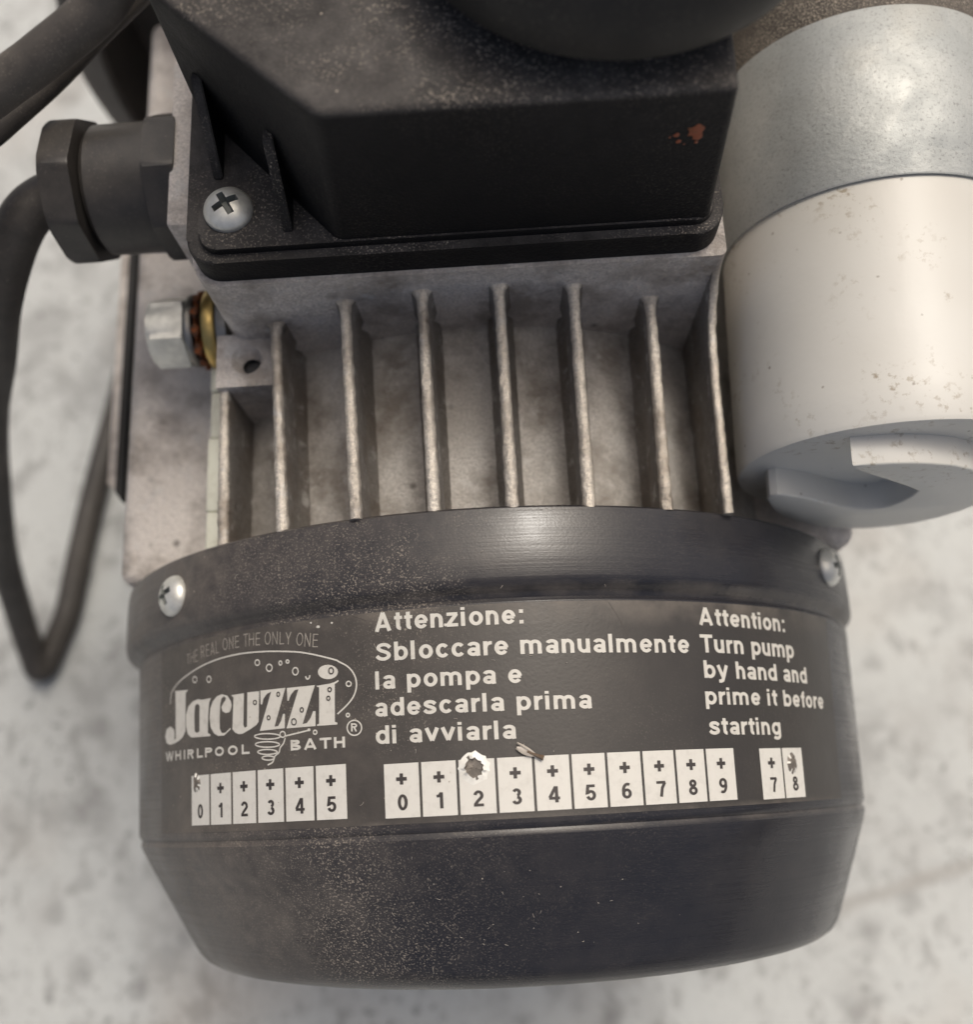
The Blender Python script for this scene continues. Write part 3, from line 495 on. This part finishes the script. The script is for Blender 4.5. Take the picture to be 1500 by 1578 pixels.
# a plain sans drawn as pen strokes: cap height 1, stroke width w
def E_(cx, cy, rx, ry, a0, a1, n=0):
    n = n or max(5, int(abs(a1-a0)/13)); return [(cx+rx*cos(R(a0+(a1-a0)*i/n)), cy+ry*sin(R(a0+(a1-a0)*i/n))) for i in range(n+1)]
HV = .80                                         # horizontals are a little thinner than stems
def font(w):
    h = w/2; k = h*HV; X = .75; m = X/2; G = {}
    L = lambda *p: [(p[i], p[i+1]) for i in range(0, len(p), 2)]
    full = lambda cx, cy, rx, ry: ('c', E_(cx, cy, rx, ry, 0, 360, 28)[:-1])
    stem = lambda x, a, b: L(x, a, x, b)
    bowl = full(.36, m, .36-h, m-k)
    G['o'] = (.80, [bowl]); G['b'] = (.80, [stem(h, 0, 1), bowl]); G['d'] = (.80, [stem(.72-h, 0, 1), bowl])
    G['p'] = (.80, [stem(h, -.27, X), bowl])
    G['g'] = (.80, [bowl, stem(.72-h, X, .0)+E_(.37, -.03, .35-h, .25-k, 0, -150)])
    G['c'] = (.73, [E_(.35, m, .35-h, m-k, 38, 322, 22)])
    G['e'] = (.77, [E_(.35, m, .35-h, m-k, 0, 325, 24), L(h, m-.01, .70-h*.6, m-.01)])
    G['a'] = (.74, [E_(.32, .53, .32-h, X-.53-k, 170, 0, 14)+[(.64-h, .10), (.66-h, .0)], full(.30, .225, .30-h, .225-k)])
    G['f'] = (.46, [L(.2, 0, .2, .80)+E_(.38, .80, .18, .2-k, 180, 90), L(0, X-k, .42, X-k)])
    arch = E_(.325, .42, .325-h, X-.42-k, 0, 180, 16)
    G['n'] = (.76, [stem(h, 0, X), L(.65-h, 0, .65-h, .40)+arch]); G['h'] = (.76, [stem(h, 0, 1), L(.65-h, 0, .65-h, .40)+arch])
    G['u'] = (.76, [stem(.65-h, 0, X), L(h, X, h, .33)+E_(.325, .32, .325-h, .32-k, 180, 360, 16)])
    q = (1.08-w)/4
    G['m'] = (1.22, [stem(h, 0, X), L(h+2*q, 0, h+2*q, .42)+E_(h+q, .46, q, X-.46-k, 0, 180, 14), L(h+4*q, 0, h+4*q, .42)+E_(h+3*q, .46, q, X-.46-k, 0, 180, 10)])
    G['r'] = (.49, [stem(h, 0, X), E_(.40, .38, .40-h, X-.38-k, 180, 82)])
    G['i'] = (.36, [stem(h, 0, X), stem(h, .85, 1.0)]); G['l'] = (.36, [stem(h, 0, 1)])
    G['t'] = (.48, [L(.2, .94, .2, .22)+E_(.34, .21, .14, .21-k, 180, 275), L(0, X-k, .43, X-k)])
    S = [(.60, .53), (.48, .635), (.32, X-k), (.16, .62), (.12, .52), (.24, .425), (.40, .365), (.53, .28), (.52, .16), (.35, k), (.16, .12), (.05, .225)]
    Sm = [tuple(p[:2]) for p in catmull([(a, b, 0) for a, b in S], 3)]
    G['s'] = (.73, [Sm]); G['S'] = (.92, [[(a*1.28, b/X) for a, b in Sm]])
    G['v'] = (.74, [L(.06, X, .33, .06), L(.60, X, .33, .06)]); G['y'] = (.74, [L(.06, X, .34, .06), L(.60, X, .37, .06)+[(.30, -.11), (.20, -.27+h), (.06, -.27+h)]])
    G['z'] = (.70, [L(.03, X-k, .59, X-k), L(.54, X-k, .08, k), L(.02, k, .61, k)])
    G[':'] = (.40, [stem(.17, 0, .19), stem(.17, X-.19, X)]); G[' '] = (.40, [])
    G['A'] = (.98, [L(.07, 0, .42, 1), L(.77, 0, .42, 1), L(.2, .27, .64, .27)]); G['T'] = (.82, [L(0, 1-k, .78, 1-k), stem(.39, 0, 1-k)])
    G['W'] = (1.25, [L(.05, 1, .30, .0), L(.30, 0, .56, 1), L(.56, 1, .82, 0), L(.82, 0, 1.07, 1)]); G['H'] = (.98, [stem(h, 0, 1), stem(.80-h, 0, 1), L(h, .52, .80-h, .52)])
    G['I'] = (.36, [stem(h, 0, 1)]); G['L'] = (.74, [L(h, 1, h, h, .66, h)]); G['E'] = (.82, [L(.68, 1-h, h, 1-h, h, h, .70, h), L(h, .52, .64, .52)])
    pb = [(h, 1-h)]+E_(.46, .72, .26-h*.4, .28-h, 90, -90, 10)+[(h, .44+h)]
    G['P'] = (.86, [stem(h, 0, 1), pb]); G['R'] = (.94, [stem(h, 0, 1), pb, L(.42, .48, .66, 0)])
    G['B'] = (.92, [stem(h, 0, 1), [(h, 1-h)]+E_(.44, .75, .22-h*.4, .25-h, 90, -90, 8)+[(h, .5)], [(h, .5+h*.1)]+E_(.46, .27, .27-h*.4, .27-h, 90, -90, 8)+[(h, h)]])
    G['O'] = (1.04, [full(.45, .5, .45-h, .5-h)]); G['N'] = (.98, [stem(h, 0, 1), stem(.78-h, 0, 1), L(h, .96, .78-h, .04)]); G['Y'] = (.9, [L(.05, 1, .41, .42, .41, 0), L(.77, 1, .41, .42)])
    G['0'] = (.76, [full(.36, .5, .34-h, .5-k)]); G['1'] = (.76, [stem(.44, 0, 1), L(.13, .76, .30, .79, .44, .96)])
    G['2'] = (.76, [E_(.36, .67, .33-h, .33-k, 170, -25, 12)+[(.30, .33), (.12, k*1.2)], L(.04, k, .69, k)])
    G['3'] = (.76, [E_(.35, .735, .29-h, .265-k, 160, -80, 12), E_(.35, .275, .33-h, .275-k, 85, -165, 14)])
    G['4'] = (.76, [L(.46, .98, .05, .30), L(.0, .27, .72, .27), stem(.50, 0, 1)])
    G['5'] = (.76, [L(.64, 1-k, .17, 1-k, .11, .48)+E_(.35, .33, .34-h, .33-k, 135, -165, 14)])
    G['6'] = (.76, [full(.36, .32, .34-h, .32-k), E_(.42, .5, .40-h, .5-k, 60, 190, 10)])
    G['7'] = (.76, [L(.03, 1-k, .69, 1-k), L(.66, 1-k, .44, .55, .33, 0)])
    G['8'] = (.76, [full(.36, .75, .29-h, .25-k), full(.36, .28, .34-h, .28-k)])
    G['9'] = (.76, [full(.36, .68, .34-h, .32-k), E_(.30, .5, .40-h, .5-k, -120, 10, 10)])
    G['+'] = (.76, [L(.0, .38, .76, .38), stem(.38, 0, .76)])
    return G
def strip(bm, pts, w, place, closed=False, sub=1.2, mi=0, hv=1.):
    """a ribbon of width w along 2-D pts, laid by place(x, y)"""
    P = [Vector(p).to_2d() if len(p) == 2 else Vector(p[:2]) for p in pts]
    Q = []
    seq = P+[P[0]] if closed else P
    for a, b in zip(seq, seq[1:]):
        n = max(1, int((b-a).length/sub)); Q += [a+(b-a)*i/n for i in range(n)]
    if not closed: Q.append(P[-1])
    n = len(Q); vl = []
    for i, p in enumerate(Q):
        a = Q[i-1] if (closed or i) else p; b = Q[(i+1) % n] if (closed or i < n-1) else p
        d1 = (p-a).normalized() if (p-a).length else (b-p).normalized(); d2 = (b-p).normalized() if (b-p).length else d1
        t = (d1+d2); t = t.normalized() if t.length > 1e-6 else d1
        nn = Vector((-t.y, t.x)); k = 1/max(.55, abs(Vector((-d1.y, d1.x)).dot(nn)))
        o = Vector((nn.x, nn.y*hv))*w/2*k; vl.append((bm.verts.new(place(*(p+o))), bm.verts.new(place(*(p-o)))))
    for i in range(n if closed else n-1):
        a, b = vl[i], vl[(i+1) % n]; f = bm.faces.new((a[0], a[1], b[1], b[0])); f.material_index = mi
LIFT = .11
def write(bm, text, p0, p1, cap, w, xs=None, track=.14, mi=0, lift=LIFT, tops=None):
    G = font(w); adv = sum(G[c][0] for c in text)+track*(len(text)-1)-(.1)
    ln = math.hypot(p1[0]-p0[0], p1[1]-p0[1]); sx = ln/adv if xs is None else xs
    dx, dy = (p1[0]-p0[0])/ln, (p1[1]-p0[1])/ln; x = 0; k = 0
    for c in text:
        a, strokes = G[c]
        for st in strokes:
            closed = st[0] == 'c'; pts = st[1] if closed else st
            lf = lift+.008*(k % 5); k += 1
            # widths are kept even when a line is condensed: build in mm
            pp = [((x+u)*sx, v*cap) for u, v in pts]
            strip(bm, pp, w*cap*(.5+.5*min(1.15, sx/cap)), lambda u, v, lf=lf: on_cover(p0[0]+u*dx-v*dy*0, p0[1]+u*dy+v, lf), closed, .8, mi, HV)
        x += a+track
STY = {'b': (.215, .06), 'c': (.22, .03), 'w': (.26, .08), 'r': (.2, 0)}
def block(name, lines):
    bm = bmesh.new()
    for t, p0, p1, c, s in lines: write(bm, t, p0, p1, c, STY[s][0], track=STY[s][1])
    return part(name, bm, M['print'], label, smooth=False, norm=False)
block('warning_text', TEXT[:5]); block('warning_text', TEXT[5:10]); block('logo_caption', TEXT[10:])
def interp(P, s):
    for a, b in zip(P, P[1:]):
        if s <= b[0] or b is P[-1]: return a[1]+(b[1]-a[1])*(s-a[0])/(b[0]-a[0])
# slogan on an arc, thin condensed letters
bm = bmesh.new(); txt = 'THE REAL ONE THE ONLY ONE'; G = font(.10); bl, tl = TAG
tot = sum(G[c][0] for c in txt)+.1*(len(txt)-1); s0, s1 = -46.6, -21.5; x = 0
for k, c in enumerate(txt):
    a, strokes = G[c]; s = s0+(s1-s0)*x/tot; sm = s+.4*(s1-s0)*a/tot; y0 = interp(bl, sm); y1 = interp(tl, sm); ln = min(y1-y0, 1.75)
    tilt = (interp(bl, sm+1)-interp(bl, sm-1))/2
    for q, st in enumerate(strokes):
        closed = st[0] == 'c'; pts = st[1] if closed else st
        pp = [(s+u*(s1-s0)/tot-tilt*v*ln*.5, y0+v*ln+tilt*u*.6) for u, v in pts]
        strip(bm, pp, .12, lambda u, v, q=q: on_cover(u, v, LIFT+.008*q), closed, .8)
    x += a+.1
part('slogan_text', bm, M['thin'], label, smooth=False, norm=False)
# emblem
bm = bmesh.new()
def dens(P, sub=.9):
    out = []
    for a, b in zip(P, P[1:]+P[:1]):
        n = max(1, int(math.hypot(b[0]-a[0], b[1]-a[1])/sub)); out += [(a[0]+(b[0]-a[0])*i/n, a[1]+(b[1]-a[1])*i/n) for i in range(n)]
    return out
for loops in LOGO:
    lp = [dens(l) for l in loops]; vs = [bm.verts.new(on_cover(x, y, LIFT)) for l in lp for x, y in l]
    for t in tessellate_polygon([[Vector((x, y, 0)) for x, y in l] for l in lp]):
        try: bm.faces.new([vs[i] for i in t])
        except ValueError: pass
for r in RINGS: strip(bm, r, .17, lambda u, v: on_cover(u, v, LIFT+.03), True, .8)
for l in LINES: strip(bm, [tuple(p[:2]) for p in catmull([(a, b, 0) for a, b in l], 4)], .19, lambda u, v: on_cover(u, v, LIFT+.012), False, .8)
for r in DARK_RINGS: strip(bm, r, .16, lambda u, v: on_cover(u, v, LIFT+.05), True, .8, 1)
part('emblem', bm, [M['print'], M['ink']], label, smooth=False, norm=False)
# numbered boxes
PIT = 4.575
def number_box(d, s0, s1, y0, y1, plus=True):
    bm = bmesh.new(); n = 4; rows = [[bm.verts.new(on_cover(s0+(s1-s0)*i/n, y, LIFT)) for i in range(n+1)] for y in (y0, (y0+y1)/2, y1)]
    for a, b in zip(rows, rows[1:]):
        for i in range(n): bm.faces.new((a[i], a[i+1], b[i+1], b[i]))
    c = (s0+s1)/2; H = y1-y0; h = 1.86
    write(bm, d, (c-.66+.05, y0+H*.135), (c+1, y0+H*.135), h, .22, xs=h, track=0, mi=1, lift=LIFT+.03)
    if plus:
        for st in ([(c-.68, y0+H*.71), (c+.68, y0+H*.71)], [(c, y0+H*.71-.66), (c, y0+H*.71+.66)]):
            strip(bm, st, .44, lambda u, v, z=(LIFT+.03 if st[0][0] != c else LIFT+.038): on_cover(u, v, z), False, .8, 1)
    return part('number_box', bm, [M['tick'], M['ink']], label, smooth=False, norm=False)
for i in range(6): s = -45.55+PIT*i*1.008; number_box(str(i), s+.16, s+PIT-.16, 1.7, 8.2, i != 0)
ED = [-13.2, -8.45, -3.85, .85, 5.4, 9.95, 14.45, 19.1, 23.7, 28.2, 33.0]
for i in range(10): number_box(str(i), ED[i]+.17, ED[i+1]-.17, 1.5, 7.85, i != 2)
number_box('7', 37.45, 41.75, 1.3, 7.7); number_box('8', 42.05, 46.5, 1.3, 7.7, False)
# punched marks: torn crater with curled petals
rq = random.Random(8)
for s, y, r in PUNCH:
    bm = bmesh.new(); n = 26; fx = 1.0 if r > 1.5 else .85; big = r > 1.5; jit = [rq.uniform(-1, 1) for _ in range(n)]
    def ringv(f, lift, amp, up=0.):
        return [bm.verts.new(on_cover(s+fx*r*(f+amp*jit[i])*cos(2*pi*i/n), y+r*(f+amp*jit[i])*sin(2*pi*i/n)*(1.12 if not big else 1), lift+up*max(0, jit[(i*7) % n]))) for i in range(n)]
    o = ringv(.98, LIFT+.012, .08); m_ = ringv(.80, LIFT+.05, .10, .12); i1 = ringv(.58, LIFT+.14, .07, .34 if big else .12); i2 = ringv(.47, LIFT+.05, .06); i3 = ringv(.22, LIFT+.05, .1, .08); cc = bm.verts.new(on_cover(s+.1, y, LIFT+.10))
    for a, b, q in ((o, m_, 0), (m_, i1, 1), (i1, i2, 2), (i2, i3, 3)):
        for i in range(n):
            f = bm.faces.new((a[i], a[(i+1) % n], b[(i+1) % n], b[i]))
            f.material_index = 1 if q >= 2 or (q == 1 and i % 4 == 0 and jit[i] > -.5 if big else jit[i] > -.3) or (q == 0 and not big and jit[i] > .2) else 0
    for i in range(n): f = bm.faces.new((i3[i], i3[(i+1) % n], cc)); f.material_index = 1
    part('punch_mark', bm, [M['nick'], M['core']], label, angle=20)
# light specks of paint on the label
bm = bmesh.new()
for (s, y), r in zip(SPOTS, (.16, .26, .18, .24, .14)):
    c = [bm.verts.new(on_cover(s+r*rq.uniform(.7, 1.1)*cos(2*pi*i/9), y+r*rq.uniform(.6, 1)*sin(2*pi*i/9), LIFT+.02)) for i in range(9)]; t = bm.verts.new(on_cover(s, y, LIFT+.09))
    for i in range(9): bm.faces.new((c[i], c[(i+1) % 9], t))
part('paint_fleck', bm, M['print'], label)

# hairline scratches
for a, b in SCR:
    bm = bmesh.new(); strip(bm, [a, ((a[0]+b[0])/2+.15, (a[1]+b[1])/2), b], .06, lambda u, v: on_cover(u, v, LIFT-.02), False, .6)
    part('scratch', bm, M['ink'], label, smooth=False, norm=False)

# ------------------------------------------------------------------ husk lying on the label
bm = bmesh.new(); hb = [on_cover(s, y, .55) for s, y in BUG]
tube(bm, [hb[1], hb[2], hb[3]], lambda t: .16+.2*t*t, 8, 4)
husk = build('insect_husk', bm, M['bug']); husk['label'] = 'tiny dry brown husk with pale wing lying above number 4 on fan cover'; husk['category'] = 'insect husk'
bm = bmesh.new(); d = (hb[1]-hb[0])
for off, wd in ((Vector((0, .35, .1)), .20), (Vector((-.1, -.25, 0)), .42)):
    a, b = hb[0]+off, hb[2]+off*.3; t = Vector((-(b-a).y, (b-a).x, 0)).normalized(); R0 = []; R1 = []
    for i in range(7):
        q = i/6; ww = wd*math.sin(pi*(.12+.8*q)); p = a+(b-a)*q; R0.append([bm.verts.new(p+t*ww), bm.verts.new(p+Vector((0, 0, .08))), bm.verts.new(p-t*ww), bm.verts.new(p-Vector((0, 0, .05)))])
    for A, B in zip(R0, R0[1:]):
        for k in range(4): bm.faces.new((A[k], A[(k+1) % 4], B[(k+1) % 4], B[k]))
build('wing', bm, M['wing'], husk)

# ------------------------------------------------------------------ lint and grit lying on the cover and box
bm = bmesh.new(); rl = random.Random(21)
def cone_pt(a, y, lift):
    if y >= -1: r = rad(y)
    else: r = 60.9-(-y-2)*.4925
    return Vector(((r+lift)*sin(a)+(.1*-y if y < 0 else 0), y, (r+lift)*cos(a)))
for k in range(120):
    a = rl.gauss(-.10, .20); y = rl.uniform(-17.5, -2.5) if rl.random() < .72 else rl.uniform(1, 37)
    if y > 27: base = lambda a_, y_, l: Vector(((64.35+l)*sin(a_)-.6, y_, (64.35+l)*cos(a_)))
    elif y > 0: base = lambda a_, y_, l: cone_pt(a_, y_, l+.12)
    else: base = cone_pt
    if rl.random() < .45:      # a curled fibre
        L = rl.uniform(.25, 1.1); th = rl.uniform(0, 2*pi); cv = rl.uniform(-2, 2); pts = []; u = v = 0
        for i in range(6): pts.append(base(a+u/62, y+v, .05+.08*math.sin(i))); u += L/5*cos(th); v += L/5*sin(th); th += cv/5
        tube(bm, pts, .026, 5, 0)
    else:
        q = rl.uniform(.04, .11); p = base(a, y, q*.5); bmesh.ops.create_icosphere(bm, subdivisions=1, radius=q, matrix=Matrix.LocRotScale(p, Euler((rl.random()*3, rl.random()*3, 0)), (1, rl.uniform(.5, 1.3), .7)))
lint = build('lint', bm, M['wing']); lint['kind'] = 'stuff'; lint['label'] = 'scattered lint fibres and grit lying on the black fan cover'; lint['category'] = 'lint'

# ------------------------------------------------------------------ cables
def cable(name, path, r, label, n=24, sub=10):
    bm = bmesh.new(); tube(bm, path, r, n, sub); o = build(name, bm, M['rubber']); o['label'] = label; o['category'] = 'cable'; return o
cable('power_cable', [(-56, GY, GZc), (-61.5, GY-.4, GZc-.2), (-66.5, 88.5, 57.5), (-74, 82.5, 48), (-84, 80.5, 30), (-96.5, 80, 8), (-110, 76.5, -20), (-120.5, 67, -46), (-126.2, 58, -66), (-128, 48.5, -79), (-127, 43.5, -83.6), (-123.6, 52, -84.4),
      (-121, 60, -84.4), (-118.9, 75, -84.4), (-116.8, 88.5, -84.4), (-114.4, 102, -84.4), (-110.9, 118.5, -84.4), (-106, 140, -84.4), (-94, 172, -84.4)], 3.55, 'black power cable looping from the cable gland down to the floor')
cable('control_cable', [(-190, 20, -85), (-150, 30, -40), (-110, 43, 40), (-80, 71, 78), (-62, 79, 88), (-51, 83.7, 92), (-45.7, 85.5, 94), (-38, 88.8, 97), (-33.3, 91.5, 100.5), (-26, 97, 102.5), (-12, 112, 103), (5, 135, 103)], 2.55, 'thick grey-black cable crossing the top left corner above the gland')
cable('signal_cable', [(-200, 30, -85.2), (-165, 42, -50), (-125, 50, 20), (-90, 76, 58), (-72, 88, 70), (-62.6, 95.4, 72), (-55.9, 102.6, 72), (-50.5, 111, 71), (-46, 124, 66), (-47, 140, 56), (-52, 156, 44)], 2.2, 'thinner dark cable running underneath the thick cable at top left')
